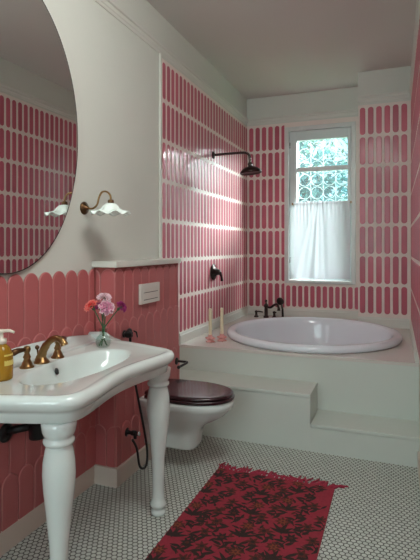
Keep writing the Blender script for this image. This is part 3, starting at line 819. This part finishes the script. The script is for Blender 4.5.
# ------------------------------------------------------------------ garden outside
m = MB(); m.box(-6, 8, YB + T + .02, 14, -.1, -.02); struct(m.build('ground', M['lawn']))
def tree(name, x, y, zc, rx, rz, n, mat, label, trunk_r=.06):
    t = thing(name, (x, y, -.02), label, 'tree', 'trees outside the window')
    mb = MB(); mb.tube(spline([(x, y, -.02), (x + .04, y, zc * .5), (x - .02, y, zc), (x, y, zc + rz * .6)], 5), [trunk_r * (1 - .04 * k) for k in range(16)], 8)
    rg = random.Random(int(x * 100 + y * 7))
    for k in range(9):
        a = rg.random() * 6.3; mb.tube([(x, y, zc - .2 + .07 * k), (x + rx * .6 * math.cos(a), y + rx * .5 * math.sin(a), zc + rg.uniform(-.3, .6) * rz)], [.02, .006], 6)
    mb.build('trunk', M['bark'], t)
    mb = MB()
    for k in range(n):
        u = rg.gauss(0, .45), rg.gauss(0, .45), rg.gauss(0, .45)
        if sum(q * q for q in u) > 1: continue
        c = Vector((x + rx * u[0], y + rx * u[1] * .7, zc + rz * u[2]))
        d = Vector((rg.uniform(-1, 1), rg.uniform(-1, 1), rg.uniform(-.9, .5))).normalized(); s = d.cross(Vector((0, .3, 1))).normalized(); L = rg.uniform(.05, .10)
        mb.poly([c - d * L, c + s * L * .4, c + d * L, c - s * L * .4])
    mb.build('crown', mat, t)
tree('garden_tree', .35, 7.3, 1.9, 1.0, 1.0, 3200, M['leaf'], 'teal leafy tree seen close through the window glass')
tree('garden_tree', -.6, 10.2, 3.3, 1.6, 1.5, 2600, M['leaf2'], 'paler green tree rising behind at the upper left of the window', .09)
tree('garden_tree', 1.75, 9.3, 2.2, .8, 1.0, 1100, M['leaf'], 'low teal tree at the right side of the window view')

# front window behind the camera
w2 = struct(bpy.data.objects.new('window_2', None)); col.objects.link(w2); w2.location = ((fx0 + fx1) / 2, YF, fz0)
m = MB()
for b in ((fx0, fx0 + .06, YF - .1, YF + .01, fz0, fz1), (fx1 - .06, fx1, YF - .1, YF + .01, fz0, fz1), (fx0 + .06, fx1 - .06, YF - .1, YF + .01, fz0, fz0 + .06), (fx0 + .06, fx1 - .06, YF - .1, YF + .01, fz1 - .06, fz1), (.85, .90, YF - .08, YF - .02, fz0 + .06, fz1 - .06)):
    m.box(*b, .004)
m.build('window_frame', M['white_paint'], w2)
m = MB(); m.box(fx0 + .06, fx1 - .06, YF - .055, YF - .051, fz0 + .06, fz1 - .06); m.build('pane', M['pane'], w2)

# ------------------------------------------------------------------ light
wd = bpy.data.worlds.new('sky'); scene.world = wd; wd.use_nodes = True
nt = wd.node_tree; nt.nodes.clear()
o = nt.nodes.new('ShaderNodeOutputWorld'); b = nt.nodes.new('ShaderNodeBackground')
tc = nt.nodes.new('ShaderNodeTexCoord'); nz_ = nt.nodes.new('ShaderNodeTexNoise'); nz_.inputs['Scale'].default_value = 3; nz_.inputs['Detail'].default_value = 5
rp = nt.nodes.new('ShaderNodeValToRGB'); rp.color_ramp.elements[0].position = .38; rp.color_ramp.elements[0].color = (.42, .66, .82, 1); rp.color_ramp.elements[1].position = .62; rp.color_ramp.elements[1].color = (.95, .98, 1, 1)
nt.links.new(tc.outputs['Generated'], nz_.inputs['Vector']); nt.links.new(nz_.outputs['Fac'], rp.inputs[0]); nt.links.new(rp.outputs[0], b.inputs[0])
b.inputs[1].default_value = 1.9
nt.links.new(b.outputs[0], o.inputs[0])

def area(name, loc, target, sx, sy, power, color, spread=PI):
    l = bpy.data.lights.new(name, 'AREA'); l.shape = 'RECTANGLE'; l.size = sx; l.size_y = sy; l.energy = power; l.color = color; l.spread = spread
    ob = bpy.data.objects.new(name, l); col.objects.link(ob); ob.location = loc
    ob.rotation_euler = (Vector(target) - Vector(loc)).to_track_quat('-Z', 'Y').to_euler()
    return ob
# daylight entering by the front window
area('daylight_front', (.875, YF - .25, 1.8), (.7, 2.2, 1.3), 1.2, 1.5, 28, (.92, 1, .97))
# skylight falling on the tub window from above outside
area('daylight_tub', (5.0, 9.0, 5.0), (.7, 5.3, 2.0), 5.0, 3.0, 7500, (.95, 1.0, .98))
# lamp high on the right near the camera
area('ceiling_lamp', (1.25, 1.4, 2.95), (.0, 2.1, 1.6), .9, .9, 32, (.93, 1, .95))
for nm, loc, tgt, sx, sy in (('tub_window_portal', (.847, YB + .17, 1.76), (.847, 0, 1.76), .56, 1.5),):
    p = area(nm, loc, tgt, sx, sy, 1, (1, 1, 1)); p.data.cycles.is_portal = True

# ------------------------------------------------------------------ camera
cam = bpy.data.cameras.new('camera'); co = bpy.data.objects.new('camera', cam); col.objects.link(co)
co.location = (1.6, 0, 1.325)
co.rotation_euler = (PI / 2, 0, math.atan2(186, 482))
cam.sensor_width = 36; cam.sensor_fit = 'AUTO'; cam.lens = 482 / 560 * 36
cam.shift_y = -33 / 560; cam.clip_start = .02
scene.camera = co
scene.view_settings.view_transform = 'Standard'; scene.view_settings.look = 'None'
scene.view_settings.exposure = .3; scene.view_settings.gamma = 1
scene.cycles.max_bounces = 10; scene.cycles.diffuse_bounces = 5; scene.cycles.glossy_bounces = 5
scene.cycles.transparent_max_bounces = 12
scene.cycles.sample_clamp_indirect = 4
scene.cycles.use_denoising = True
